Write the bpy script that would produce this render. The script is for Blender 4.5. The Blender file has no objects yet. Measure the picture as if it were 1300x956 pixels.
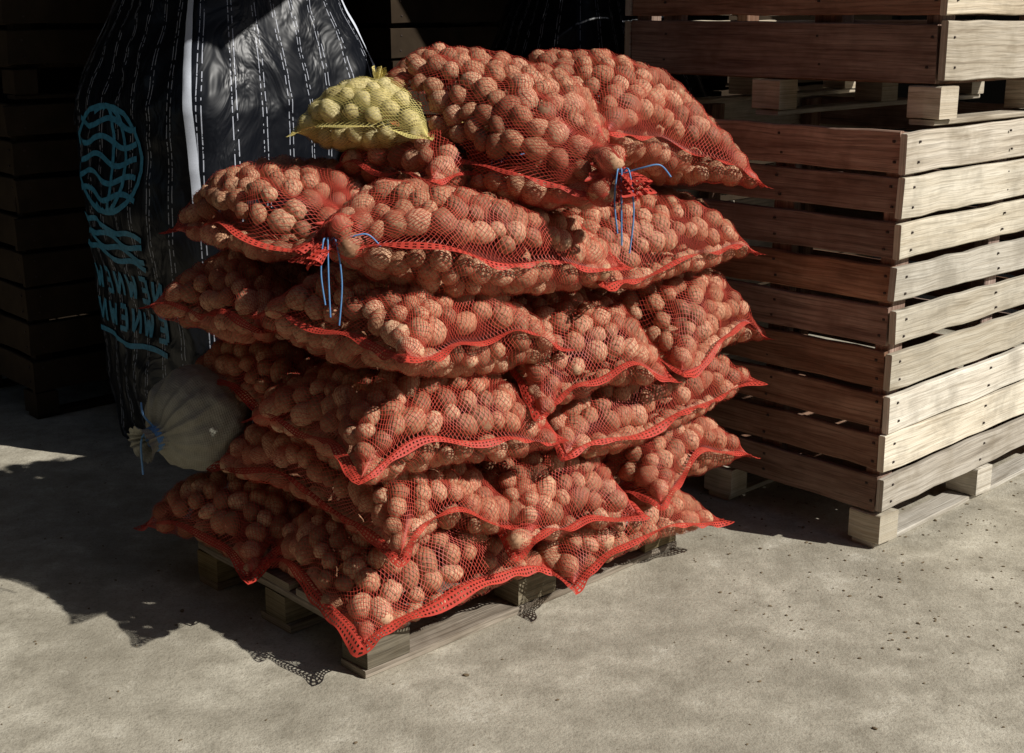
import bpy, math, random
import numpy as np
from mathutils import Vector, Matrix, noise as mnoise

rng = np.random.default_rng(7)
random.seed(7)
scene = bpy.context.scene
ANG = math.radians(43.5)
E1 = np.array([math.cos(ANG), math.sin(ANG), 0.0])
E2 = np.array([-math.sin(ANG), math.cos(ANG), 0.0])
EZ = np.array([0, 0, 1.0])
P0 = np.array([-0.362, 2.93, 0.0])

# ------------------------------------------------------------------ node helpers
def newmat(name):
    m = bpy.data.materials.new(name); m.use_nodes = True
    nt = m.node_tree; nt.nodes.clear()
    out = nt.nodes.new('ShaderNodeOutputMaterial')
    return m, nt, out
class N:
    def __init__(s, nt): s.nt = nt
    def node(s, t, **kw):
        n = s.nt.nodes.new(t)
        for k, v in kw.items(): setattr(n, k, v)
        return n
    def link(s, a, b): s.nt.links.new(a, b)
    def setin(s, n, k, v):
        if hasattr(v, 'is_output') or isinstance(v, bpy.types.NodeSocket): s.nt.links.new(v, n.inputs[k])
        else: n.inputs[k].default_value = v
    def math(s, op, a, b=0.0, c=0.0, clamp=False):
        n = s.node('ShaderNodeMath', operation=op); n.use_clamp = clamp
        s.setin(n, 0, a); s.setin(n, 1, b); s.setin(n, 2, c)
        return n.outputs[0]
    def noise(s, vec, scale, detail=4, rough=0.55, dist=0.0):
        n = s.node('ShaderNodeTexNoise')
        if vec is not None: s.link(vec, n.inputs['Vector'])
        n.inputs['Scale'].default_value = scale; n.inputs['Detail'].default_value = detail
        n.inputs['Roughness'].default_value = rough; n.inputs['Distortion'].default_value = dist
        return n.outputs['Fac']
    def ramp(s, fac, stops):
        n = s.node('ShaderNodeValToRGB'); s.link(fac, n.inputs[0])
        cr = n.color_ramp
        while len(cr.elements) < len(stops): cr.elements.new(0.5)
        for e, (p, c) in zip(cr.elements, stops):
            e.position = p
            e.color = (c[0], c[1], c[2], 1) if hasattr(c, '__len__') else (c, c, c, 1)
        return n.outputs[0]
    def mix(s, fac, a, b, typ='MIX'):
        n = s.node('ShaderNodeMix', data_type='RGBA', blend_type=typ)
        s.setin(n, 0, fac)
        for k, v in ((6, a), (7, b)):
            if isinstance(v, (tuple, list)) and len(v) == 3: v = (*v, 1)
            s.setin(n, k, v)
        return n.outputs[2]
    def bsdf(s, col, rough=0.6, normal=None, spec=0.4):
        b = s.node('ShaderNodeBsdfPrincipled')
        if isinstance(col, (tuple, list)) and len(col) == 3: col = (*col, 1)
        s.setin(b, 'Base Color', col); s.setin(b, 'Roughness', rough)
        b.inputs['Specular IOR Level'].default_value = spec
        if normal is not None: s.link(normal, b.inputs['Normal'])
        return b
    def bump(s, h, strength=0.5, dist=0.01, normal=None):
        n = s.node('ShaderNodeBump'); s.link(h, n.inputs['Height'])
        n.inputs['Strength'].default_value = strength; n.inputs['Distance'].default_value = dist
        if normal is not None: s.link(normal, n.inputs['Normal'])
        return n.outputs[0]
    def attr(s, name):
        return s.node('ShaderNodeAttribute', attribute_name=name).outputs['Fac']
    def objco(s): return s.node('ShaderNodeTexCoord').outputs['Object']
    def uv(s): return s.node('ShaderNodeTexCoord').outputs['UV']
    def mapping(s, vec, scale=(1, 1, 1), loc=None):
        n = s.node('ShaderNodeMapping'); s.link(vec, n.inputs[0]); n.inputs['Scale'].default_value = scale
        if loc is not None: s.link(loc, n.inputs['Location'])
        return n.outputs[0]

# ------------------------------------------------------------------ materials
def mat_potato(name, c0, c1, c2):
    m, nt, out = newmat(name); g = N(nt)
    co = g.objco(); r = g.attr('rnd')
    base = g.ramp(r, [(0.0, c0), (0.5, c1), (1.0, c2)])
    n1 = g.noise(co, 110, 2, 0.8)
    col = g.mix(g.ramp(n1, [(0.36, 0.8), (0.50, 0)]), base, tuple(x * 0.42 for x in c1))
    col = g.mix(g.ramp(n1, [(0.58, 0), (0.72, 0.5)]), col, tuple(min(1, x * 1.3) for x in c2))
    b = g.bsdf(col, 0.7, None, 0.25)
    g.link(b.outputs[0], out.inputs[0]); return m

def mat_plain(name, col, rough, spec):
    m, nt, out = newmat(name); g = N(nt)
    b = g.bsdf(col, rough, None, spec); g.link(b.outputs[0], out.inputs[0]); return m

def mat_wood(name, c_dark, c_mid, c_light, var=0.55, stainamt=0.5, ring=0.45, fine=0.5):
    m, nt, out = newmat(name); g = N(nt)
    uv = g.uv(); r = g.attr('rnd')
    comb = g.node('ShaderNodeCombineXYZ'); g.link(g.math('MULTIPLY', r, 37.0), comb.inputs[0]); g.link(g.math('MULTIPLY', r, 91.0), comb.inputs[1])
    v1 = g.mapping(uv, (1.6, 20, 1), comb.outputs[0])
    n1 = g.noise(v1, 1.3, 4, 0.65, 0.5)
    v2 = g.mapping(uv, (5, 170, 1), comb.outputs[0])
    n2 = g.noise(v2, 1.2, 2, 0.6)
    col = g.ramp(n1, [(0.30, c_dark), (0.44, c_mid), (0.66, c_light)])
    if ring > 0:
        v3 = g.mapping(uv, (1.6, 11, 1), comb.outputs[0])
        wv = g.node('ShaderNodeTexWave', wave_type='RINGS'); g.link(v3, wv.inputs[0]); wv.inputs['Scale'].default_value = 1.5
        wv.inputs['Distortion'].default_value = 8; wv.inputs['Detail'].default_value = 1; wv.inputs['Detail Scale'].default_value = 0.6
        col = g.mix(g.math('MULTIPLY', g.math('POWER', wv.outputs['Fac'], 3.0), ring), col, c_dark)
    col = g.mix(g.math('MULTIPLY', g.ramp(n2, [(0.33, 1), (0.5, 0)]), fine), col, tuple(x * 0.4 for x in c_dark))
    tone = g.math('MULTIPLY_ADD', r, var, 1.0 - var * 0.55)
    sat = g.math('MULTIPLY_ADD', g.math('FRACT', g.math('MULTIPLY', r, 17.3)), 0.5, 0.6)
    hsv = g.node('ShaderNodeHueSaturation'); g.link(col, hsv.inputs['Color']); g.link(tone, hsv.inputs['Value']); g.link(sat, hsv.inputs['Saturation'])
    stain = g.noise(g.objco(), 4.0, 4, 0.72)
    col = g.mix(g.math('MULTIPLY', g.ramp(stain, [(0.44, 0), (0.64, 1)]), stainamt), hsv.outputs[0], tuple(x * 0.4 for x in c_mid))
    vk = g.mapping(uv, (3.6, 9, 1), comb.outputs[0])
    vo = g.node('ShaderNodeTexVoronoi'); g.link(vk, vo.inputs['Vector']); vo.inputs['Scale'].default_value = 0.8
    kn = g.ramp(vo.outputs['Distance'], [(0.04, 1), (0.10, 0)])
    col = g.mix(g.math('MULTIPLY', kn, 0.8), col, tuple(x * 0.35 for x in c_dark))
    nm = g.bump(n2, 0.5, 0.004)
    b = g.bsdf(col, 0.9, nm, 0.12)
    g.link(b.outputs[0], out.inputs[0]); return m

def mat_simple(name, col, rough=0.6, spec=0.4, nscale=40, var=0.3, bump=0.0):
    m, nt, out = newmat(name); g = N(nt)
    n = g.noise(g.objco(), nscale, 3)
    c = g.mix(n, tuple(x * (1 - var) for x in col), tuple(min(1, x * (1 + var)) for x in col))
    b = g.bsdf(c, rough, g.bump(n, bump, 0.004) if bump else None, spec)
    g.link(b.outputs[0], out.inputs[0]); return m

def mat_concrete():
    m, nt, out = newmat('concrete'); g = N(nt)
    co = g.objco()
    n1 = g.noise(co, 1.3, 4, 0.65, 0.6); n2 = g.noise(co, 7, 5, 0.75, 0.0); n3 = g.noise(co, 110, 2, 0.8)
    col = g.ramp(n1, [(0.3, (0.29, 0.262, 0.205)), (0.5, (0.42, 0.384, 0.305)), (0.7, (0.54, 0.50, 0.405))])
    col = g.mix(g.ramp(n2, [(0.42, 0), (0.66, 0.75)]), col, (0.225, 0.20, 0.152))
    col = g.mix(g.ramp(n2, [(0.30, 0.55), (0.42, 0)]), col, (0.62, 0.585, 0.49))
    col = g.mix(g.ramp(n3, [(0.52, 0), (0.68, 0.5)]), col, (0.16, 0.135, 0.10))
    h = g.math('MULTIPLY_ADD', n3, 0.3, n2)
    nm = g.bump(h, 0.35, 0.022)
    b = g.bsdf(col, 0.9, nm, 0.2)
    g.link(b.outputs[0], out.inputs[0]); return m

def mat_bag():
    m, nt, out = newmat('black_woven_plastic'); g = N(nt)
    uv = g.uv(); sep = g.node('ShaderNodeSeparateXYZ'); g.link(uv, sep.inputs[0])
    u, v = sep.outputs[0], sep.outputs[1]
    def stripe(off, w, per=0.12):
        p = g.math('FRACT', g.math('MULTIPLY', g.math('ADD', u, off), 1 / per))
        return g.math('LESS_THAN', g.math('ABSOLUTE', g.math('SUBTRACT', p, 0.5)), w / per * 0.5)
    s = g.math('MAXIMUM', stripe(0, 0.0034), stripe(0.017, 0.0034))
    dash = g.math('GREATER_THAN', g.noise(g.mapping(uv, (40, 55, 1)), 1.0, 1), 0.46)
    s = g.math('MULTIPLY', s, dash)
    col = g.mix(s, (0.005, 0.006, 0.009), (0.42, 0.44, 0.50))
    cr = g.noise(g.mapping(g.objco(), (1, 1, 0.55)), 6, 3, 0.55, 1.5)
    nm = g.bump(cr, 0.35, 0.045)
    b = g.bsdf(col, 0.38, nm, 0.26)
    g.link(b.outputs[0], out.inputs[0]); return m

def mat_burlap():
    m, nt, out = newmat('burlap'); g = N(nt)
    uv = g.uv()
    sep = g.node('ShaderNodeSeparateXYZ'); g.link(uv, sep.inputs[0])
    a = g.math('SINE', g.math('MULTIPLY', sep.outputs[0], 900)); b_ = g.math('SINE', g.math('MULTIPLY', sep.outputs[1], 900))
    w = g.math('MULTIPLY_ADD', g.math('ADD', a, b_), 0.25, 0.5)
    n = g.noise(g.objco(), 35, 4, 0.65)
    col = g.mix(n, (0.21, 0.205, 0.165), (0.46, 0.45, 0.38))
    col = g.mix(g.math('MULTIPLY', w, 0.35), col, (0.13, 0.125, 0.105))
    nm = g.bump(w, 0.4, 0.002, g.bump(n, 0.5, 0.008))
    bb = g.bsdf(col, 0.9, nm, 0.1)
    g.link(bb.outputs[0], out.inputs[0]); return m

M_POT = mat_potato('potato_skin', (0.24, 0.110, 0.060), (0.45, 0.235, 0.130), (0.62, 0.38, 0.235))
M_POTY = mat_potato('yellow_potato_skin', (0.46, 0.37, 0.17), (0.60, 0.50, 0.25), (0.72, 0.63, 0.38))
M_NET = mat_plain('red_net', (0.48, 0.060, 0.037), 0.5, 0.3)
M_HEM = mat_simple('red_net_hem', (0.45, 0.046, 0.029), 0.6, 0.25, 60, 0.35)
M_NETY = mat_plain('yellow_net', (0.70, 0.59, 0.20), 0.5, 0.3)
M_HEMY = mat_plain('yellow_net_hem', (0.68, 0.57, 0.20), 0.5, 0.3)
M_STR = mat_simple('blue_string', (0.10, 0.24, 0.48), 0.5)
M_WGREY = mat_wood('weathered_wood', (0.37, 0.31, 0.225), (0.59, 0.525, 0.415), (0.72, 0.66, 0.545), 0.46, 0.48, 0.26, 0.38)
M_WBROWN = mat_wood('brown_wood', (0.14, 0.068, 0.043), (0.27, 0.148, 0.096), (0.40, 0.25, 0.172), 0.6, 0.5, 0.3)
M_WYEL = mat_wood('yellowed_wood', (0.31, 0.235, 0.15), (0.54, 0.445, 0.31), (0.67, 0.58, 0.44), 0.4, 0.45, 0.4, 0.4)
M_WSHADE = mat_simple('shaded_wood', (0.035, 0.024, 0.015), 0.9, 0.1, 9, 0.6)  # background crates: their shade is put into the wood colour
M_NAIL = mat_simple('rusty_nail', (0.04, 0.025, 0.02), 0.6)
M_CONC = mat_concrete()
M_BAG = mat_bag()
M_STRAP = mat_simple('white_webbing', (0.62, 0.66, 0.74), 0.6, 0.3, 200, 0.15)
M_PRINT = mat_simple('blue_print', (0.045, 0.23, 0.36), 0.5, 0.4, 60, 0.7)
M_BURLAP = mat_burlap()
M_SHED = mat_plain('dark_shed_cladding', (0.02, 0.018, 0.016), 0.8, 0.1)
M_BLOCKER = mat_simple('sky_blocker_dark', (0.045, 0.037, 0.03), 0.85, 0.1, 6, 0.4)  # for the added out-of-view walls that block sky light
M_DIRT = mat_simple('dirt_crumbs', (0.16, 0.12, 0.075), 0.9, 0.1, 50, 0.5)

# ------------------------------------------------------------------ mesh helpers
def np_mesh(name, V, F, uv=None, rnd=None, smooth=True, mats=(), midx=None):
    me = bpy.data.meshes.new(name)
    V = np.asarray(V, dtype=np.float32); F = np.asarray(F, dtype=np.int32)
    k = F.shape[1]
    me.vertices.add(len(V)); me.vertices.foreach_set('co', V.ravel())
    me.loops.add(F.size); me.loops.foreach_set('vertex_index', F.ravel())
    me.polygons.add(len(F))
    me.polygons.foreach_set('loop_start', np.arange(0, F.size, k, dtype=np.int32))
    me.polygons.foreach_set('loop_total', np.full(len(F), k, dtype=np.int32))
    me.polygons.foreach_set('use_smooth', np.full(len(F), smooth, dtype=bool))
    if uv is not None:
        l = me.uv_layers.new(name='UVMap')
        l.data.foreach_set('uv', np.asarray(uv, dtype=np.float32)[F.ravel()].ravel())
    if rnd is not None:
        a = me.attributes.new('rnd', 'FLOAT', 'POINT'); a.data.foreach_set('value', np.asarray(rnd, dtype=np.float32))
    for m in mats: me.materials.append(m)
    me.update(calc_edges=True); me.validate()
    return me
def add_obj(name, me, parent=None, loc=(0, 0, 0)):
    o = bpy.data.objects.new(name, me); scene.collection.objects.link(o)
    o.location = loc
    if parent is not None: o.parent = parent
    return o
def add_empty(name, loc=(0, 0, 0)):
    o = bpy.data.objects.new(name, None); scene.collection.objects.link(o); o.location = loc
    o.empty_display_size = 0.1
    return o
def grid_faces(nu, nv, off=0, wrap=False):
    i, j = np.meshgrid(np.arange(nu - 1), np.arange(nv if wrap else nv - 1), indexing='ij')
    j2 = (j + 1) % nv
    return (off + np.stack([i * nv + j, (i + 1) * nv + j, (i + 1) * nv + j2, i * nv + j2], -1)).reshape(-1, 4)
def holed(nrow, nv, modr=2, modc=2):
    F = grid_faces(nrow, nv, 0, True).reshape(nrow - 1, nv, 4)
    i, j = np.meshgrid(np.arange(nrow - 1), np.arange(nv), indexing='ij')
    keep = ~((i % modr == 1) & (j % modc == 1))
    return F[keep]
def tube(path, r, n=7):
    P = np.asarray(path, float); T = np.gradient(P, axis=0); T /= np.linalg.norm(T, axis=1)[:, None] + 1e-9
    up = np.array([0.3, 0.2, 0.93]); A = np.cross(T, up); A /= np.linalg.norm(A, axis=1)[:, None] + 1e-9; B = np.cross(T, A)
    th = np.linspace(0, 2 * np.pi, n, endpoint=False)
    V = P[:, None, :] + r * (np.cos(th)[None, :, None] * A[:, None, :] + np.sin(th)[None, :, None] * B[:, None, :])
    return V.reshape(-1, 3), grid_faces(len(P), n, 0, True)
def smooth_path(pts, n=24):
    P = np.array(pts, float); k = len(P); out = []
    for i in range(k - 1):
        p0, p1, p2, p3 = P[max(i - 1, 0)], P[i], P[i + 1], P[min(i + 2, k - 1)]
        for t in np.linspace(0, 1, max(2, n // (k - 1)), endpoint=False):
            out.append(0.5 * ((2 * p1) + (-p0 + p2) * t + (2 * p0 - 5 * p1 + 4 * p2 - p3) * t * t + (-p0 + 3 * p1 - 3 * p2 + p3) * t ** 3))
    out.append(P[-1]); return np.array(out)
def join_parts(parts):
    Vs, Fs, off = [], [], 0
    for V, F in parts: Vs.append(V); Fs.append(F + off); off += len(V)
    return np.vstack(Vs), np.vstack(Fs)

# ------------------------------------------------------------------ planks
class Planks:
    def __init__(s): s.V = []; s.F = []; s.UV = []; s.R = []; s.MI = []
    def plank(s, c, L, W, H, l, w, h, mi=0, jit=0.002, cham=0.003, n=None, rot=0.0):
        c = np.asarray(c, float)
        if rot:
            L2 = L * math.cos(rot) + W * math.sin(rot); W = W * math.cos(rot) - L * math.sin(rot); L = L2
        n = n or max(2, int(l / 0.10))
        hw, hh = w / 2, h / 2; k = cham
        cs = [(-hw + k, -hh), (hw - k, -hh), (hw, -hh + k), (hw, hh - k), (hw - k, hh), (-hw + k, hh), (-hw, hh - k), (-hw, -hh + k)]
        off = len(s.V); per = [0]
        for a in range(8):
            p, q = cs[a], cs[(a + 1) % 8]; per.append(per[-1] + math.hypot(q[0] - p[0], q[1] - p[1]))
        r = random.random(); bow = random.uniform(-1, 1) * jit * 1.5
        for i in range(n + 1):
            t = i / n; x = (t - 0.5) * l
            j1 = random.uniform(-jit, jit); j2 = random.uniform(-jit, jit); j3 = bow * math.sin(math.pi * t)
            e1_ = e2_ = 0.0
            if i in (0, n) and jit > 0.001: e1_ = random.uniform(-0.004, 0.004); e2_ = random.uniform(-0.004, 0.004)
            for (a, b) in cs:
                aa = a + (j1 if a > 0 else j2)
                s.V.append(c + L * (x + (e1_ if a > 0 else e2_)) + W * aa + H * (b + j3))
        for i in range(n):
            for a in range(8):
                a2 = (a + 1) % 8
                s.F.append([off + i * 8 + a, off + i * 8 + a2, off + (i + 1) * 8 + a2, off + (i + 1) * 8 + a])
                x0, x1 = i / n * l, (i + 1) / n * l
                s.UV.append([(x0, per[a]), (x0, per[a + 1]), (x1, per[a + 1]), (x1, per[a])]); s.MI.append(mi); s.R.append(r)
        for base, flip in ((off, True), (off + n * 8, False)):
            f = [base + a for a in range(8)]; u = [(0.3 + p[0] * 0.2, p[1] * 3) for p in cs]
            if flip: f = f[::-1]; u = u[::-1]
            s.F.append(f); s.UV.append(u); s.MI.append(mi); s.R.append(r)
    def build(s, name, mats, origin=(0, 0, 0)):
        me = bpy.data.meshes.new(name)
        O = np.asarray(origin, float)
        me.from_pydata([tuple(v - O) for v in s.V], [], s.F)
        l = me.uv_layers.new(name='UVMap'); flat = [x for f in s.UV for p in f for x in p]
        l.data.foreach_set('uv', flat)
        a = me.attributes.new('rnd', 'FLOAT', 'FACE'); a.data.foreach_set('value', s.R)
        me.polygons.foreach_set('material_index', s.MI)
        for m in mats: me.materials.append(m)
        me.update()
        return add_obj(name, me, None, tuple(O))

def crate(name, corner, z0, l1, l2, height, mats, nplank=9, e1=E1, e2=E2, foot=0.115, bx=(0.05, 0.66, 1.3), gap=0.018, ragged=0.018, grey_left=()):
    C = np.array([corner[0], corner[1], z0]); b = Planks()
    zb = foot; pitch = (height - zb) / nplank; pw = pitch - gap
    th = 0.022
    for k in range(nplank):
        zc = zb + pitch * (k + 0.5)
        w = pw + random.uniform(-0.012, 0.007)
        ex = random.uniform(-0.004, ragged)
        prot = random.uniform(0.0, 0.005)
        mi_r = 3 if (len(mats) > 3 and random.random() < 0.25) else 0
        b.plank(C + e1 * ((l1 - ex) / 2) + e2 * (th / 2 - prot) + EZ * (zc + random.uniform(-.003, .003)), e1, EZ, e2, l1 + ex, w, th, mi_r, 0.0036, rot=random.uniform(-.009, .009))
        b.plank(C + e1 * (l1 / 2) + e2 * (l2 - th / 2) + EZ * zc, e1, EZ, e2, l1, w, th, 0)
        ww = pw + random.uniform(-0.006, 0.006)
        b.plank(C + e1 * (th / 2 + 0.004 + random.uniform(0, .004)) + e2 * (l2 / 2) + EZ * (zc + random.uniform(-.003, .003)), e2, EZ, e1, l2 - 2 * th - 0.012, ww, th, 1, 0.003, rot=random.uniform(-.005, .005))
        b.plank(C + e1 * (l1 - th / 2 - 0.004) + e2 * (l2 / 2) + EZ * zc, e2, EZ, e1, l2 - 2 * th - 0.006, ww, th, 1)
        for fx in (0.05, 0.62, l1 - 0.05):
            for dz in (-w * 0.25, w * 0.25):
                b.plank(C + e1 * (fx + random.uniform(-.01, .01)) + e2 * (-0.001 - prot) + EZ * (zc + dz), e1, EZ, e2, 0.007, 0.007, 0.005, 2, 0, 0.0015, 1)
        for fy in (0.05, l2 * .35, l2 * 0.85):
            for dz in (-w * 0.25, w * 0.25):
                b.plank(C + e2 * (fy + random.uniform(-.01, .01)) + e1 * 0.004 + EZ * (zc + dz), e2, EZ, e1, 0.007, 0.007, 0.006, 2, 0, 0.0015, 1)
    for fx in (0.065, 0.64, l1 - 0.065):
        for fy in (th + 0.034, l2 - th - 0.034):
            b.plank(C + e1 * fx + e2 * fy + EZ * (zb + (height - zb) / 2 - 0.003), EZ, e1, e2, height - zb - 0.02, 0.075, 0.05, 1)
    for fy in (0.35, 0.85):
        b.plank(C + e1 * (th + 0.034) + e2 * (l2 * fy) + EZ * (zb + (height - zb) / 2 - 0.006), EZ, e2, e1, height - zb - 0.02, 0.075, 0.04, 1)
    nb = int(l1 / 0.12)
    for k in range(nb):
        b.plank(C + e1 * (0.04 + (k + 0.5) * (l1 - 0.08) / nb) + e2 * (l2 / 2) + EZ * (zb + 0.012), e2, e1, EZ, l2 - 0.07, (l1 - .08) / nb - 0.01, 0.018, 1)
    for fx in bx:
        fx = min(fx, l1 - 0.05)
        for fy in (0.055, l2 / 2, l2 - 0.055):
            b.plank(C + e1 * fx + e2 * fy + EZ * (foot / 2 + 0.009), e2, e1, EZ, 0.11, 0.095, foot - 0.022, 0)
    for fy in (0.06, l2 / 2, l2 - 0.06):
        b.plank(C + e1 * (l1 / 2) + e2 * fy + EZ * 0.009, e1, e2, EZ, l1 - 0.02, 0.085, 0.016, 0)
    return b.build(name, mats, (corner[0], corner[1], z0))

# ------------------------------------------------------------------ ground, shed
gs = 220
me = np_mesh('ground', np.array([[-gs, -gs, 0], [gs, -gs, 0], [gs, gs, 0], [-gs, gs, 0]], float), np.array([[0, 1, 2, 3]]), smooth=False, mats=[M_CONC])
add_obj('ground', me)

def box_mesh(name, x0, x1, y0, y1, z0, z1, mat, parent):
    V = np.array([[x, y, z] for x in (x0, x1) for y in (y0, y1) for z in (z0, z1)], float)
    F = np.array([[0, 1, 3, 2], [4, 6, 7, 5], [0, 4, 5, 1], [2, 3, 7, 6], [0, 2, 6, 4], [1, 5, 7, 3]])
    me = np_mesh(name, V, F, smooth=False, mats=[mat]); return add_obj(name, me, parent)
shed = add_empty('storage_shed')
box_mesh('shade_roof_left', -7, 0.42, 3.9, 9.0, 2.72, 2.80, M_SHED, shed)  # unseen slab, edges set so it shades the left crates
box_mesh('shade_roof_right', 0.44, 7, 5.5, 9.0, 3.0, 3.08, M_SHED, shed)  # unseen slab, placed to keep the background on the right dark
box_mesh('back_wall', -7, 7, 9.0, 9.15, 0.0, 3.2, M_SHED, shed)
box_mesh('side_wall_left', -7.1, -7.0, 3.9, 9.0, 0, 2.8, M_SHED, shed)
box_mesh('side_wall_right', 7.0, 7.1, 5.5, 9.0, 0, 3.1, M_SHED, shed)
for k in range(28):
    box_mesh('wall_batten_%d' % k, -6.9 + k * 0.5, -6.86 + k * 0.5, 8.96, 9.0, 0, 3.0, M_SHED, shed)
# unseen tall walls, added left and near to block sky light and deepen shade
blocker = add_empty('sky_blocker')
box_mesh('blocker_side_wall', -2.95, -2.8, -3.5, 3.7, 0, 6.5, M_BLOCKER, blocker)
box_mesh('blocker_end_wall', -2.79, 6.5, -3.5, -3.35, 0, 6.5, M_BLOCKER, blocker)
box_mesh('blocker_roof', -8.0, -2.6, -3.7, 3.75, 6.52, 6.62, M_SHED, blocker)
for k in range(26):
    box_mesh('blocker_board_%d' % k, -2.795, -2.775, -3.3 + k * 0.265, -3.06 + k * 0.265, 0.02, 6.48, M_BLOCKER, blocker)

# ------------------------------------------------------------------ crates
RM = [M_WGREY, M_WBROWN, M_NAIL, M_WYEL]
crate('wooden_crate', (1.128, 3.725), 0.0, 1.36, 1.25, 1.285, RM, 9)
crate('wooden_crate', (1.235, 3.80), 1.288, 1.36, 1.22, 1.25, [M_WYEL, M_WBROWN, M_NAIL], 6)
D = [M_WSHADE, M_WSHADE, M_NAIL]
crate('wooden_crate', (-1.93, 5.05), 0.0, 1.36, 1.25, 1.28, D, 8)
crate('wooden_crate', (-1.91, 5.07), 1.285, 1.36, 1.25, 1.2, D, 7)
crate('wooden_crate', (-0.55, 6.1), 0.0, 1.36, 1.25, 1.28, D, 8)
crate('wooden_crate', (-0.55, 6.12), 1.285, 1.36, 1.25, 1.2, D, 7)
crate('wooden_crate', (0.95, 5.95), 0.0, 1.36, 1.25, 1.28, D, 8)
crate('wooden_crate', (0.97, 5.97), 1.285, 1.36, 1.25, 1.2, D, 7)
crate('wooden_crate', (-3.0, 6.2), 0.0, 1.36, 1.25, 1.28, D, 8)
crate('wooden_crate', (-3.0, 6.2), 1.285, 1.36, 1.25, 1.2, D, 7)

# ------------------------------------------------------------------ pallet
pb = Planks()
def SP(s, t, z): return P0 + E1 * s + E2 * t + EZ * z
for t in (0.05, 0.40, 0.75):
    pb.plank(SP(0.6, t, 0.011), E1, E2, EZ, 1.2, 0.1 if t != .4 else .14, 0.021, 0)
    for s_ in (0.072, 0.6, 1.128):
        pb.plank(SP(s_, t, 0.061), E1, E2, EZ, 0.142, 0.098, 0.077, 1)
for s_ in (0.072, 0.6, 1.128):
    pb.plank(SP(s_, 0.4, 0.111), E2, E1, EZ, 0.8, 0.142, 0.021, 0)
for t in (0.07, 0.235, 0.4, 0.565, 0.73):
    pb.plank(SP(0.6, t, 0.133), E1, E2, EZ, 1.2, 0.13, 0.021, 0)
pb.build('wooden_pallet', [mat_wood('pallet_wood', (0.11, 0.078, 0.045), (0.24, 0.18, 0.115), (0.34, 0.27, 0.185)), mat_wood('pallet_block_wood', (0.10, 0.075, 0.038), (0.19, 0.145, 0.075), (0.27, 0.215, 0.12))], tuple(P0))

# ------------------------------------------------------------------ potato sacks
def ico(level):
    import bmesh
    bm = bmesh.new(); bmesh.ops.create_icosphere(bm, subdivisions=level, radius=1.0)
    V = np.array([v.co[:] for v in bm.verts]); F = np.array([[v.index for v in f.verts] for f in bm.faces]); bm.free()
    return V, F
IV2, IF2 = ico(2)
VARS2 = np.array([IV2 * np.array([1 + 0.20 * mnoise.noise(Vector(v) * 1.2 + Vector((k * 7.3, k * 1.9, 3.1))) + 0.06 * mnoise.noise(Vector(v) * 3.1 + Vector((k * 3.3, 1.9, 3.1))) for v in IV2])[:, None] for k in range(14)])

def sst(x, a, b):
    t = np.clip((x - a) / (b - a), 0, 1); return t * t * (3 - 2 * t)

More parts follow.
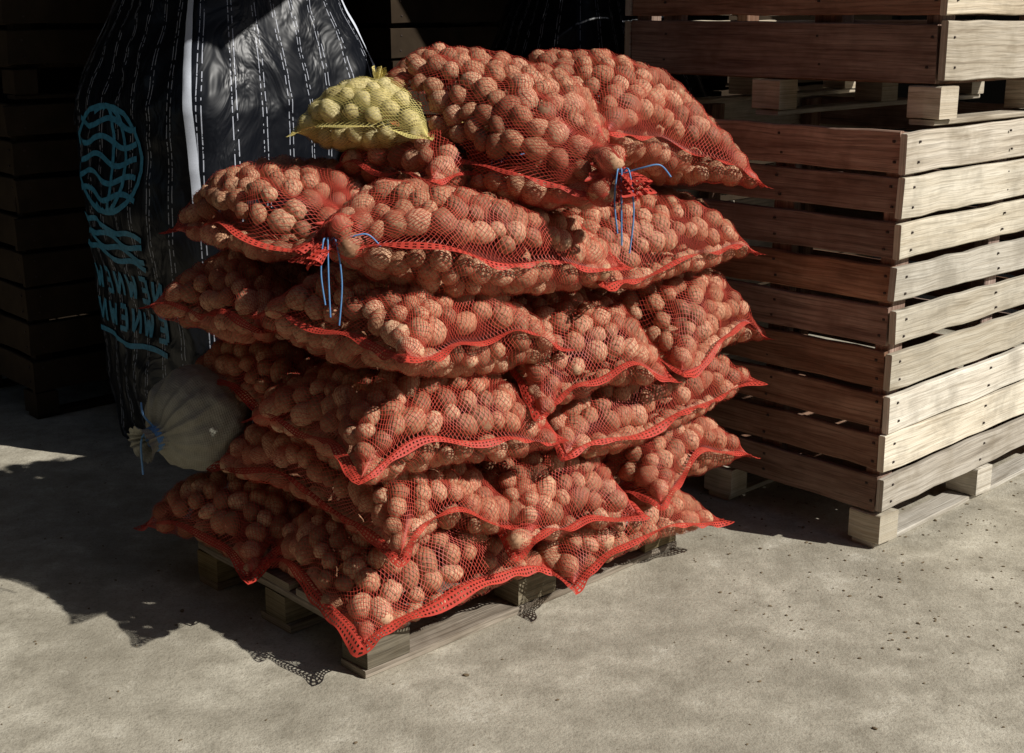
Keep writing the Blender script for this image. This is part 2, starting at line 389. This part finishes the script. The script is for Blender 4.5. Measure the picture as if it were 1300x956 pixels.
class Sack:
    def __init__(s, s0, s1, t0, t1, z, h, yaw=0, ts=0, tt=0, tie=None, droop=0.03, name='potato_sack', yellow=False, pr=0.0282, bot=0.95, wave=0.026, hw=0.85, ex=2.7, ge=0.47):
        s.a = (s1 - s0) / 2; s.b = (t1 - t0) / 2; s.sc = (s0 + s1) / 2; s.tc = (t0 + t1) / 2
        s.z = z; s.h = h * 1.12; s.yaw = math.radians(yaw + rng.uniform(-2, 2)); s.ts = ts; s.tt = tt; s.tie = tie; s.droop = droop
        s.name = name; s.yellow = yellow; s.pr = pr; s.bot = bot; s.wave = wave; s.hw = hw; s.ex = ex; s.ge = ge
        s.ph = rng.uniform(0, 6.28, 12)
        s.ctr = SP(s.sc, s.tc, z)
    def shape(s, u, v):
        x = s.a * u * (1 - 0.07 * (1 - v * v)); y = s.b * v * (1 - 0.07 * (1 - u * u))
        x = x + 0.014 * np.sin(3.1 * v + s.ph[0]); y = y + 0.014 * np.sin(3.3 * u + s.ph[1])
        ex = s.ex
        gu = 1 - np.abs(u) ** ex; gv = 1 - np.abs(v) ** ex
        g = np.clip(gu * gv, 0, 1) ** s.ge
        g = g * (1 + 0.10 * np.sin(3.3 * u + s.ph[2]) * np.cos(2.7 * v + s.ph[3]) + 0.06 * np.sin(6.5 * u + s.ph[8]) * np.sin(6.0 * v + s.ph[9]))
        if s.tie:
            ax, sg = s.tie
            q = (u if ax == 'x' else v) * sg
            k = 1 - 0.9 * sst(q, 0.25, 1.02) ** 1.3
            if ax == 'x': y = y * k
            else: x = x * k
            g = g * (0.45 + 0.55 * k)
        zm = -s.droop * (0.5 * u * u + 0.5 * v * v + 0.6 * (u * v) ** 2) * 1.5
        rim = np.maximum(np.abs(u), np.abs(v)) ** 4
        zm = zm + rim * s.wave * (0.7 * np.sin(3.0 * u + s.ph[4]) + 0.7 * np.sin(3.2 * v + s.ph[5]) + 0.35 * np.sin(7.5 * u + 6.5 * v + s.ph[10]))
        return x, y, zm, g
    def loc(s, u, v, side):
        x, y, zm, g = s.shape(u, v)
        z = zm + (s.h * 1.02 * g if side > 0 else -s.h * s.bot * g)
        return s.tolocal(x, y, z)
    def tolocal(s, x, y, z):
        c, sn = math.cos(s.yaw), math.sin(s.yaw)
        a = x * c - y * sn; b = x * sn + y * c
        zz = z + s.ts * a + s.tt * b
        return a[..., None] * E1 + b[..., None] * E2 + zz[..., None] * EZ
    def inside(s, Pw, margin):
        d = Pw - s.ctr; a = d @ E1; b = d @ E2; z = d[:, 2] - s.ts * a - s.tt * b
        c, sn = math.cos(s.yaw), math.sin(s.yaw)
        x = a * c + b * sn; y = -a * sn + b * c
        u = x / s.a; v = y / s.b
        m = (np.abs(u) < 0.97) & (np.abs(v) < 0.97)
        uc = np.clip(u, -1, 1); vc = np.clip(v, -1, 1)
        if s.tie:
            ax, sg = s.tie; q = (uc if ax == 'x' else vc) * sg; k = 1 - 0.9 * sst(q, 0.25, 1.02) ** 1.3
            if ax == 'x': vc = np.clip(vc / k, -1, 1)
            else: uc = np.clip(uc / k, -1, 1)
        _, _, zm, g = s.shape(uc, vc)
        return m & (z < zm + s.h * 1.02 * g - margin) & (z > zm - s.h * s.bot * g + margin)

SACKS = []
def S_(*a, **k): SACKS.append(Sack(*a, **k))
# bottom layer
S_(-0.03, 0.60, -0.065, 0.48, 0.24, 0.115, yaw=-3, ts=0.02, tt=0.07, droop=0.045, wave=0.013, hw=1.5)
S_(-0.09, 0.48, 0.42, 0.94, 0.240, 0.112, yaw=4, droop=0.035, wave=0.012)
S_(0.58, 1.24, -0.16, 0.42, 0.195, 0.090, yaw=0, droop=0.03, wave=0.012)
S_(0.45, 1.15, 0.38, 0.88, 0.23, 0.09, yaw=0, wave=0.01)
# layer 2
S_(0.03, 0.48, -0.08, 0.70, 0.415, 0.120, yaw=4, ts=-0.12, tt=0.05, droop=0.03)
S_(0.44, 0.87, -0.15, 0.55, 0.35, 0.122, yaw=-5, tt=0.05, droop=0.03)
S_(0.86, 1.37, -0.15, 0.45, 0.355, 0.118, yaw=7, tt=0.05, droop=0.025)
S_(0.50, 1.25, 0.42, 0.92, 0.38, 0.11)
# layer 3
S_(-0.01, 0.60, -0.10, 0.46, 0.610, 0.128, yaw=-7, ts=-0.03, tt=0.03, droop=0.035)
S_(0.58, 1.44, -0.13, 0.40, 0.52, 0.115, yaw=2, ts=0.03, droop=0.02)
S_(0.06, 0.55, 0.42, 0.93, 0.63, 0.112, yaw=-7, droop=0.025)
S_(0.55, 1.25, 0.36, 0.92, 0.56, 0.11)
# layer 4
S_(0.02, 0.58, -0.11, 0.46, 0.845, 0.128, yaw=5, ts=-0.15, droop=0.025)
S_(0.52, 0.99, -0.16, 0.50, 0.735, 0.130, yaw=-8, tt=0.05, ts=0.0, droop=0.035)
S_(0.93, 1.45, -0.15, 0.45, 0.755, 0.136, yaw=8, tt=0.05, droop=0.035)
S_(-0.03, 0.42, 0.46, 0.94, 0.85, 0.112, yaw=8, droop=0.025)
S_(0.50, 1.25, 0.40, 0.92, 0.77, 0.12)
# layer 5
S_(-0.01, 0.79, -0.12, 0.36, 1.045, 0.132, yaw=-2, ts=-0.15, tie=('x', -1), droop=0.025, wave=0.03)
S_(0.72, 1.42, -0.12, 0.42, 0.985, 0.118, yaw=3, droop=0.03)
S_(0.02, 0.48, 0.26, 0.96, 1.085, 0.12, yaw=-5, tie=('y', -1), droop=0.02)
S_(0.50, 1.25, 0.38, 0.92, 1.0, 0.13)
# top
S_(0.33, 0.75, 0.10, 0.50, 1.22, 0.105, yaw=0, tie=('x', 1), droop=0.02)
S_(0.43, 0.85, -0.26, 0.56, 1.305, 0.160, yaw=2, tt=0.24, tie=('y', -1), droop=0.02)
S_(0.82, 1.42, -0.08, 0.50, 1.315, 0.145, yaw=-7, ts=-0.28, tt=0.12, droop=0.035, wave=0.018)
S_(0.28, 0.67, 0.27, 0.68, 1.335, 0.10, yaw=25, name='yellow_net_potato_sack', yellow=True, droop=0.015, pr=0.026, wave=0.006, hw=0.35, ex=2.3, ge=0.47)

def build_sack(S, others):
    emp = add_empty(S.name, tuple(S.ctr))
    pr = S.pr
    nu = int(2 * S.a * 1.3 / 0.0095); nv = int(2 * S.b * 1.3 / 0.0095)
    U = np.sin(np.linspace(-np.pi / 2, np.pi / 2, nu)); Vv = np.sin(np.linspace(-np.pi / 2, np.pi / 2, nv))
    uu, vv = np.meshgrid(U, Vv, indexing='ij')
    sheets = []; cand = []; cn = []; cw = []; cth = []
    for side in (1, -1):
        P = S.loc(uu, vv, side)
        du = np.gradient(P, axis=0); dv = np.gradient(P, axis=1)
        n = np.cross(du, dv) * side; ln = np.linalg.norm(n, axis=2); area = ln.copy()
        n = n / (ln[..., None] + 1e-9)
        sheets.append((P, n))
        _, _, _, g = S.shape(uu, vv)
        th = (S.h * 1.02 + S.h * S.bot) * g
        edge = (np.maximum(np.abs(uu), np.abs(vv)) < 0.978) & (np.minimum(np.abs(uu), np.abs(vv)) < 0.93)
        cand.append(P.reshape(-1, 3)); cn.append(n.reshape(-1, 3)); cw.append((area * edge).ravel()); cth.append(th.ravel())
    cand = np.vstack(cand); cn = np.vstack(cn); cw = np.concatenate(cw); cth = np.concatenate(cth)
    cw = cw * (cth > pr * 1.85)
    idx = rng.choice(len(cand), size=min(5200, int((cw > 0).sum())), replace=False, p=cw / cw.sum())
    keep = []; rr = []
    acc = np.zeros((len(idx), 3)); m = 0
    for i in idx:
        r = pr * (0.76 + 0.46 * rng.random())
        c = cand[i] - cn[i] * r * (0.85 + 0.2 * rng.random())
        if m and np.min(np.sum((acc[:m] - c) ** 2, axis=1)) < (1.55 * pr) ** 2: continue
        acc[m] = c; m += 1; keep.append(i); rr.append(r)
    C = acc[:m]; rr = np.array(rr); Nn = cn[np.array(keep)]
    W = C + S.ctr; dead = np.zeros(m, bool)
    for O in others:
        if O is S: continue
        dead |= O.inside(W, 0.026)
    ok = ~dead
    Cd, rd, Nd = C[ok], rr[ok], Nn[ok]
    k = len(Cd)
    zt = Nd + rng.normal(0, 0.25, (k, 3)); zt /= np.linalg.norm(zt, axis=1)[:, None]
    xr = rng.normal(0, 1, (k, 3)); xt = np.cross(xr, zt); xt /= np.linalg.norm(xt, axis=1)[:, None]; yt = np.cross(zt, xt)
    el = 1.0 + 0.36 * rng.random(k)
    VA, FA = VARS2, IF2
    vi = rng.integers(0, len(VA), k); base = VA[vi]; nb = VA.shape[1]
    sc = np.stack([rd * el, rd * 0.97, rd * 0.94], 1)
    L = base * sc[:, None, :]
    V = Cd[:, None, :] + L[..., 0:1] * xt[:, None, :] + L[..., 1:2] * yt[:, None, :] + L[..., 2:3] * zt[:, None, :]
    F = (FA[None] + (np.arange(k) * nb)[:, None, None]).reshape(-1, 3)
    me = np_mesh('potatoes', V.reshape(-1, 3), F, rnd=np.repeat(rng.random(k), nb), mats=[M_POTY if S.yellow else M_POT])
    add_obj('potatoes', me, emp)
    # stretched net: real threads laid over the lumpy surface
    lu = np.concatenate([[0], np.cumsum(np.linalg.norm(np.diff(sheets[0][0][:, nv // 2], axis=0), axis=1))])
    lv = np.concatenate([[0], np.cumsum(np.linalg.norm(np.diff(sheets[0][0][nu // 2], axis=0), axis=1))])
    pitch = 0.0112 if not S.yellow else 0.0095
    tw = 0.00060 if not S.yellow else 0.0006
    TV = []; TF = []; off = 0
    for (P, n) in sheets:
        p = P.reshape(-1, 3); nn = n.reshape(-1, 3)
        A = (C @ nn.T).T - np.sum(p * nn, axis=1)[:, None]
        d2 = np.sum(p * p, 1)[:, None] + np.sum(C * C, 1)[None] - 2 * p @ C.T - A ** 2
        q = 1 - d2 / (rr * 1.12)[None] ** 2
        Hh = np.where((q > 0) & (np.abs(A) < 0.06), A + (rr * 1.0)[None] * np.sqrt(np.clip(q, 0, 1)), -1)
        h = Hh.max(axis=1).reshape(nu, nv)
        rim = np.maximum(np.abs(uu), np.abs(vv)) > 0.9999
        dsp = np.maximum(h, -0.012)
        for _ in range(4):
            b = dsp.copy()
            b[1:-1, 1:-1] = (dsp[:-2, 1:-1] + dsp[2:, 1:-1] + dsp[1:-1, :-2] + dsp[1:-1, 2:]) / 4
            dsp = np.maximum(h, b)
        dsp = dsp + 0.002
        dsp[rim] = 0
        G = P + n * dsp[..., None]
        LU, LV = lu[-1], lv[-1]
        for sgn in (1, -1):
            sl = 1.55 * sgn
            c0 = -sl * LU if sgn > 0 else 0.0; c1 = LV if sgn > 0 else LV - sl * LU
            step = pitch * math.sqrt(1 + 1.55 ** 2) * 0.85
            for c_ in np.arange(c0, c1, step):
                ua = max(0.0, min((0 - c_) / sl, (LV - c_) / sl)); ub = min(LU, max((0 - c_) / sl, (LV - c_) / sl))
                if ub - ua < 0.004: continue
                ns = max(3, int((ub - ua) * math.sqrt(1 + sl * sl) / 0.0065))
                u_ = np.linspace(ua, ub, ns); v_ = c_ + sl * u_
                env = np.minimum(1, np.minimum(np.minimum(u_, LU - u_), np.minimum(v_, LV - v_)) / 0.03).clip(0, 1)
                u2 = (u_ + env * (0.007 * np.sin(u_ * 17 + S.ph[0] + 2 * np.sin(v_ * 23)) + 0.003 * np.sin(v_ * 61 + u_ * 37))).clip(0, LU)
                v2 = (v_ + env * (0.007 * np.sin(v_ * 19 + S.ph[1] + 2 * np.sin(u_ * 21)) + 0.003 * np.sin(u_ * 57 - v_ * 41))).clip(0, LV)
                fi = np.interp(u2, lu, np.arange(nu)).clip(0, nu - 1.001); fj = np.interp(v2, lv, np.arange(nv)).clip(0, nv - 1.001)
                i0 = fi.astype(int); j0 = fj.astype(int); a_ = (fi - i0)[:, None]; b_ = (fj - j0)[:, None]
                Q = G[i0, j0] * (1 - a_) * (1 - b_) + G[i0 + 1, j0] * a_ * (1 - b_) + G[i0, j0 + 1] * (1 - a_) * b_ + G[i0 + 1, j0 + 1] * a_ * b_
                nq = n[i0, j0]
                tq = np.gradient(Q, axis=0); sd = np.cross(tq, nq); sd /= np.linalg.norm(sd, axis=1)[:, None] + 1e-9
                TV.append(np.stack([Q - sd * tw, Q + sd * tw], 1).reshape(-1, 3))
                ar = np.arange(ns - 1)
                TF.append(np.stack([off + 2 * ar, off + 2 * ar + 1, off + 2 * ar + 3, off + 2 * ar + 2], 1)); off += 2 * ns
    Vn = np.vstack(TV); Fn = np.vstack(TF)
    cen = Vn[Fn].mean(1) + S.ctr; dead = np.zeros(len(Fn), bool)
    for O in others:
        if O is S: continue
        dead |= O.inside(cen, 0.022)
    Fn = Fn[~dead]; used = np.unique(Fn); remap = np.zeros(len(Vn), dtype=np.int64); remap[used] = np.arange(len(used))
    me = np_mesh('net', Vn[used], remap[Fn], mats=[M_NETY if S.yellow else M_NET])
    add_obj('net', me, emp)
    # hem ribbon round the rim
    NE = 121
    e = np.linspace(-1, 1, NE)
    o1 = np.ones(NE - 1)
    pu = np.concatenate([e[:-1], o1, -e[:-1], -o1]); pv = np.concatenate([-o1, e[:-1], o1, -e[:-1]])
    R = S.loc(pu, pv, 1); Rn = len(pu)
    tang = np.roll(R, -3, 0) - np.roll(R, 3, 0); tang /= np.linalg.norm(tang, axis=1)[:, None] + 1e-9
    outd = np.cross(tang, EZ); outd /= np.linalg.norm(outd, axis=1)[:, None] + 1e-9
    for _ in range(6): outd = outd + np.roll(outd, 1, 0) + np.roll(outd, -1, 0); outd /= np.linalg.norm(outd, axis=1)[:, None]
    arc = np.concatenate([[0], np.cumsum(np.linalg.norm(np.diff(R, axis=0), axis=1))])
    corner = np.clip((np.minimum(np.abs(pu), np.abs(pv)) - 0.86) / 0.14, 0, 1) ** 2
    wid = (0.016 + 0.006 * np.sin(arc * 9 + S.ph[6]) + 0.003 * np.sin(arc * 23 + S.ph[2])) * S.hw + 0.014 * corner * min(1, S.hw)
    flip = 0.5 + 0.5 * np.sin(arc * 4.3 + S.ph[7])
    rows = []
    for q in np.linspace(-0.45, 1, 8):
        qq = max(q, 0)
        ruff = 0.0045 * np.sin(arc * 48 + S.ph[7] + 2.5 * np.sin(arc * 11)) * qq
        outw = np.where(q < 0, q, q * (0.85 - 0.45 * flip * (1 - corner)))
        dn = -wid * qq * (0.25 + 0.6 * flip) * (1 - corner * 0.7)
        rows.append(R + outd * (wid * outw + 0.002 + 0.003 * qq)[:, None] + EZ * (ruff + dn)[:, None])
    V = np.array(rows).reshape(-1, 3)
    me = np_mesh('hem', V, holed(8, Rn), mats=[M_HEMY if S.yellow else M_HEM])
    add_obj('hem', me, emp)
    if S.tie or S.yellow:
        ax, sg = S.tie if S.tie else ('x', 1)
        a1 = np.array([sg * 1.0]) if ax == 'x' else np.array([0.0]); b1 = np.array([0.0]) if ax == 'x' else np.array([sg * 1.0])
        end = S.loc(a1, b1, 1)[0]
        a0 = a1 * 0.9; b0 = b1 * 0.9
        inn = (S.loc(a0, b0, 1)[0] + S.loc(a0, b0, -1)[0]) / 2
        d = end - inn; d[2] *= 0.5; d /= np.linalg.norm(d)
        if S.yellow:
            end = S.loc(np.array([0.12]), np.array([0.1]), 1)[0] + EZ * 0.012; d = np.array([0.15, 0.1, 1.0]); d /= np.linalg.norm(d)
        s1 = np.cross(d, EZ); s1 /= np.linalg.norm(s1); s2 = np.cross(s1, d)
        NP = 96
        th = np.linspace(0, 2 * np.pi, NP, endpoint=False); rowsV = []
        fl = 0.024 if not S.yellow else 0.014; LN = 0.07 if not S.yellow else 0.03
        for q in np.linspace(-0.5, 1, 20):
            rad = (0.013 if not S.yellow else 0.008) + (fl * max(q, 0) ** 0.8 if q > 0 else (0.12 if not S.yellow else 0.08) * (-q) ** 1.5)
            rr_ = rad * (1 + (0.28 * np.sin(5 * th + S.ph[0]) + 0.16 * np.sin(11 * th + S.ph[3])) * min(1, abs(q) * 2 + 0.15))
            cc = end - d * 0.02 + d * q * LN + EZ * (-0.03 * max(q, 0) ** 1.6) * (0 if S.yellow else 1)
            rowsV.append(cc + (np.cos(th) * rr_ * 1.2)[:, None] * s1 + (np.sin(th) * rr_ * 0.55)[:, None] * s2 + d * (0.010 * np.sin(4 * th + S.ph[2]) * max(q, 0))[:, None])
        me = np_mesh('tied_neck', np.array(rowsV).reshape(-1, 3), holed(20, NP), mats=[M_HEMY if S.yellow else M_HEM])
        add_obj('tied_neck', me, emp)
        if not S.yellow:
            nk = end - d * 0.02; ps = []
            for j in range(3):
                tt_ = np.linspace(0, 2 * np.pi, 24)
                ps.append(tube(nk + d * (j - 1) * 0.005 + np.outer(np.cos(tt_), s1) * 0.019 + np.outer(np.sin(tt_), s2) * 0.012, 0.0024))
            front = np.array([0.15, -1.0, 0.0]); front /= np.linalg.norm(front)
            o = nk + front * 0.02
            for j, (sx, ln) in enumerate(((-0.012, 0.14), (0.016, 0.19), (0.03, 0.10), (-0.002, .17))):
                side = np.array([1.0, 0.1, 0])
                pth = [o, o + front * 0.02 + side * sx + EZ * 0.012, o + front * 0.032 + side * sx * 1.7 - EZ * ln * 0.45, o + front * 0.038 + side * (sx * 1.1) - EZ * ln]
                if j == 2: pth = [o, o + front * 0.03 + side * 0.05 + EZ * 0.02, o + front * .03 + side * 0.09 + EZ * 0.025, o + front * .02 + side * 0.12 - EZ * 0.005]
                ps.append(tube(smooth_path(pth, 24), 0.0021))
            V, F = join_parts(ps)
            me = np_mesh('string', V, F, mats=[M_STR]); add_obj('string', me, emp)
    return k
tot = 0
for S in SACKS: tot += build_sack(S, SACKS)
print('potatoes', tot)

# ------------------------------------------------------------------ burlap sack
def burlap():
    c = SP(0.045, 0.825, 0.48); emp = add_empty('burlap_sack', tuple(c))
    ax = np.array([-0.66, -0.72, -0.16]); ax /= np.linalg.norm(ax)
    a = np.cross(ax, EZ); a /= np.linalg.norm(a); b = np.cross(a, ax)
    nt, npn = 90, 180
    rows = []; uv = []
    ths = np.linspace(0, 1, nt); ph = np.linspace(0, 2 * np.pi, npn, endpoint=False)
    for t in ths:
        if t < 0.86:
            th = math.pi * (1 - t / 0.86 * 0.93)
            x = 0.135 * math.cos(th); r = 0.162 * math.sin(th) ** 0.85
            if t < 0.002: r = 0.001
        else:
            q = (t - 0.86) / 0.14
            x = 0.131 + 0.065 * q; r = 0.162 * math.sin(math.pi * 0.07) ** 0.85 * (1 - 0.35 * math.sin(q * math.pi * 0.8)) + 0.022 * q * q
        fold = max(0.0, (t - 0.38) / 0.5); fold = min(1.0, fold) ** 1.2
        ridge = 1 - 2 * np.abs(np.sin(7 * ph + 0.8 * np.sin(3 * ph) + 0.5 * math.sin(t * 6)))
        rr_ = r * (1 + fold * (0.085 * ridge + 0.04 * np.sin(19 * ph + 1)))
        lump = np.array([0.012 * mnoise.noise(Vector((math.cos(p) * 2.2, math.sin(p) * 2.2, t * 6))) + 0.004 * mnoise.noise(Vector((math.cos(p) * 7, math.sin(p) * 7, t * 20))) for p in ph]) * math.sin(math.pi * min(1, t / 0.9))
        rr_ = rr_ + lump
        P = ax * x + (np.cos(ph) * rr_)[:, None] * a + (np.sin(ph) * rr_ * 0.95)[:, None] * b
        P[:, 2] = np.maximum(P[:, 2], -0.125)
        rows.append(P); uv.append(np.stack([ph * 0.14, np.full(npn, t * 0.5)], 1))
    me = np_mesh('cloth', np.array(rows).reshape(-1, 3), grid_faces(nt, npn, 0, True), uv=np.array(uv).reshape(-1, 2), mats=[M_BURLAP])
    add_obj('cloth', me, emp)
    ps = []
    for j in range(4):
        tt_ = np.linspace(0, 2 * np.pi, 30); k = 0.142 + j * 0.005
        ps.append(tube(ax * k + np.outer(np.cos(tt_), a) * 0.034 + np.outer(np.sin(tt_), b) * 0.034, 0.003))
    o = ax * 0.15 + np.array([0, 0, 0.035])
    ps.append(tube(smooth_path([o, o + np.array([-0.02, -.02, 0.04]), o + np.array([-0.03, 0, .07])]), 0.003))
    ps.append(tube(smooth_path([o, o + np.array([-0.03, -.02, -0.03]), o + np.array([-0.03, -.03, -.13])]), 0.003))
    V, F = join_parts(ps); add_obj('tie_string', np_mesh('tie_string', V, F, mats=[M_STR]), emp)
burlap()

# ------------------------------------------------------------------ bulk bags
def bulk_bag(cx, cy, H, half, printed, seed):
    emp = add_empty('bulk_bag', (cx, cy, 0))
    off = Vector((seed * 5.1, seed * 2.2, 0))
    def pt(phi, z, extra=0.0):
        cphi, sphi = math.cos(phi), math.sin(phi); n = 5.0
        r = half / (abs(cphi) ** n + abs(sphi) ** n) ** (1 / n)
        zz = z / H
        sc = 0.86 + 0.17 * math.sin(math.pi * min(1, max(0, zz * 1.05))) ** 0.8
        if zz > 0.70: sc *= 1 - 0.38 * ((zz - 0.70) / 0.30) ** 1.2
        r *= sc
        P = Vector((cphi * r, sphi * r, z))
        Q = Vector((P.x * 2.6, P.y * 2.6, P.z * 1.6 + 0.9 * P.x)) + off
        d = 0.06 * mnoise.noise(P * 2.0 + off) + 0.028 * (1 - 2 * abs(mnoise.noise(Q))) + 0.009 * (1 - 2 * abs(mnoise.noise(P * 8 + off)))
        r2 = r + d + extra
        return (cphi * r2, sphi * r2, z)
    nphi, nz = 240, 130
    rows = []; uv = []
    for i in range(nz):
        z = H * i / (nz - 1); row = []
        for j in range(nphi): row.append(pt(2 * math.pi * j / nphi, z))
        rows.append(np.array(row)); uv.append(np.stack([np.linspace(0, 8 * half, nphi), np.full(nphi, z)], 1))
    for q in (0.7, 0.4, 0.05):
        rows.append(rows[nz - 1] * np.array([q, q, 1]) + np.array([0, 0, 0.04 * (1 - q)])); uv.append(uv[nz - 1])
    V = np.array(rows).reshape(-1, 3)
    Rm = np.stack([E1, E2, EZ], 0)
    me = np_mesh('bag_body', V @ Rm, grid_faces(nz + 3, nphi, 0, True), uv=np.array(uv).reshape(-1, 2), mats=[M_BAG])
    add_obj('bag_body', me, emp)
    ps = []
    for ci, cphi in enumerate((225, 315, 135, 45)):
        for dlt in ((1.0,) if ci == 0 else (-3.0,) if ci == 1 else (3,)):
            ph0 = math.radians(cphi + dlt); rws = []
            hw = math.radians(1.6 if printed else 0.9)
            zlo = 0.95 if ci == 0 else 1.2
            for z in np.linspace(zlo, H * 0.97, 40):
                ph = ph0 - (0.10 * ((z - zlo) / 0.9) if ci == 0 else 0)
                rws.append([pt(ph - hw, z, 0.008), pt(ph, z, 0.010), pt(ph + hw, z, 0.008)])
            top = np.array(rws[-1])
            for q in np.linspace(0.1, 1, 8):
                rws.append(list(top + np.array([0, 0, 0.22 * q])))
            Pm = np.array(rws); ps.append(((Pm.reshape(-1, 3)) @ Rm, grid_faces(len(rws), 3)))
    V, F = join_parts(ps); add_obj('lifting_straps', np_mesh('lifting_straps', V, F, mats=[M_STRAP if printed else M_BAG]), emp)
    if printed:
        strokes = []
        def arc(cx_, cz, rx, rz, a0, a1, n=26):
            return [(cx_ + rx * math.cos(t), cz + rz * math.sin(t)) for t in np.linspace(math.radians(a0), math.radians(a1), n)]
        cxp, cz = 0.58, 1.10
        strokes += [arc(cxp, cz, .30, .19, 10, 350), arc(cxp, cz, .18, .19, 60, 300), arc(cxp, cz, .08, .19, 70, 290)]
        for k in range(5):
            zz = cz - 0.13 + k * 0.065
            strokes.append([(cxp - .26 + .52 * t, zz + .018 * math.sin(t * 9 + k)) for t in np.linspace(0, 1, 26)])
        for k in range(4):
            zz = 0.83 - k * 0.035
            strokes.append([(cxp - .28 + .60 * t, zz + .012 * math.sin(t * 12 + k * 2) + .05 * t) for t in np.linspace(0, 1, 26)])
        for row, zz in ((0, 0.60), (1, 0.47)):
            for k in range(6):
                x0 = 0.20 + k * 0.12; h_ = 0.085
                shp = [[(0, 0), (0, 1)], [(0.65, 0), (0.65, 1)], [(0, 1), (0.65, 0)]] if (k + row) % 3 == 0 else ([[(0, 0), (0, 1)], [(0, 1), (.6, 1)], [(0, .5), (.5, .5)], [(0, 0), (.6, 0)]] if (k + row) % 3 == 1 else [[(0, 1), (0.15, 0)], [(0.15, 0), (.35, .7)], [(.35, .7), (.55, 0)], [(.55, 0), (.7, 1)]])
                for sg in shp:
                    (xa, za), (xb, zb) = sg
                    strokes.append([(x0 + (xa + (xb - xa) * t) * 0.1, zz + (za + (zb - za) * t) * h_) for t in np.linspace(0, 1, 6)])
        strokes.append([(0.2 + .72 * t, 0.42 + .01 * math.sin(9 * t)) for t in np.linspace(0, 1, 30)])
        ps = []
        for st in strokes:
            st = np.array(st); tg = np.gradient(st, axis=0); sc_ = np.array([2 * half, 1.0]); tg = tg * sc_
            tg /= np.linalg.norm(tg, axis=1)[:, None] + 1e-9; nr = np.stack([-tg[:, 1], tg[:, 0]], 1) / sc_
            w = 0.010; rws = []
            for q in (-1, 0, 1):
                pp = st + nr * w * q
                rws.append([pt(math.radians(225 - 90 * max(0, min(1, p[0]))), p[1], 0.0055) for p in pp])
            Pm = np.array(rws); ps.append((Pm.reshape(-1, 3) @ Rm, grid_faces(3, len(st))))
        V, F = join_parts(ps); add_obj('blue_logo_print', np_mesh('blue_logo_print', V, F, mats=[M_PRINT]), emp)
bc = np.array([-1.07, 4.35]) + (E1[:2] + E2[:2]) * 0.45
bulk_bag(bc[0], bc[1], 1.85, 0.46, True, 1)
bulk_bag(0.28, 5.55, 1.75, 0.42, False, 2)

# ------------------------------------------------------------------ loose crumbs on the ground
ps = []
V0, F0 = ico(1)
for k in range(1000):
    if k < 550: x = rng.uniform(0.5, 2.4); y = rng.uniform(3.0, 4.6)
    else: x = rng.uniform(-2.2, 2.2); y = rng.uniform(2.4, 4.8)
    r = rng.uniform(0.001, 0.0040) * (1.5 if rng.random() < 0.05 else 1)
    sc = np.array([1.5, 1.0, 0.6]) * r; a = rng.uniform(0, 6.28)
    v = V0 * sc * (1 + 0.25 * rng.normal(size=(len(V0), 1)) * 0.6)
    R = np.array([[math.cos(a), -math.sin(a), 0], [math.sin(a), math.cos(a), 0], [0, 0, 1]])
    ps.append((v @ R.T + np.array([x, y, r * 0.4]), F0))
V, F = join_parts(ps); add_obj('dirt_crumbs', np_mesh('dirt_crumbs', V, F, smooth=False, mats=[M_DIRT]))

# ------------------------------------------------------------------ light
ELEV = math.radians(39); sunaz = np.array([0.92, -0.392])
w = bpy.data.worlds.new('World'); scene.world = w; w.use_nodes = True
nt = w.node_tree; nt.nodes.clear()
sky = nt.nodes.new('ShaderNodeTexSky'); sky.sky_type = 'NISHITA'; sky.sun_disc = False
sky.sun_elevation = ELEV; sky.sun_rotation = math.atan2(sunaz[0], sunaz[1])
bg = nt.nodes.new('ShaderNodeBackground'); bg.inputs[1].default_value = 0.05
wo = nt.nodes.new('ShaderNodeOutputWorld'); nt.links.new(sky.outputs[0], bg.inputs[0]); nt.links.new(bg.outputs[0], wo.inputs[0])
sl = bpy.data.lights.new('sun', 'SUN'); sl.energy = 5.0; sl.angle = math.radians(0.5); sl.color = (1, 0.965, 0.90)
so = bpy.data.objects.new('sun', sl); scene.collection.objects.link(so)
d = Vector((-sunaz[0] * math.cos(ELEV), -sunaz[1] * math.cos(ELEV), -math.sin(ELEV)))
so.rotation_euler = d.to_track_quat('-Z', 'Y').to_euler(); so.location = (5, -3, 6)

# ------------------------------------------------------------------ camera
cam = bpy.data.cameras.new('camera'); co = bpy.data.objects.new('camera', cam); scene.collection.objects.link(co)
cam.sensor_width = 36; cam.lens = 1650 / 1300 * 36; cam.shift_y = -45 / 1300
co.location = (0, 0, 1.6); co.rotation_euler = (math.radians(90 - 14.05), 0, 0)
cam.clip_end = 600; cam.clip_start = 0.05
scene.camera = co
scene.view_settings.view_transform = 'Standard'; scene.view_settings.look = 'None'; scene.view_settings.exposure = 0
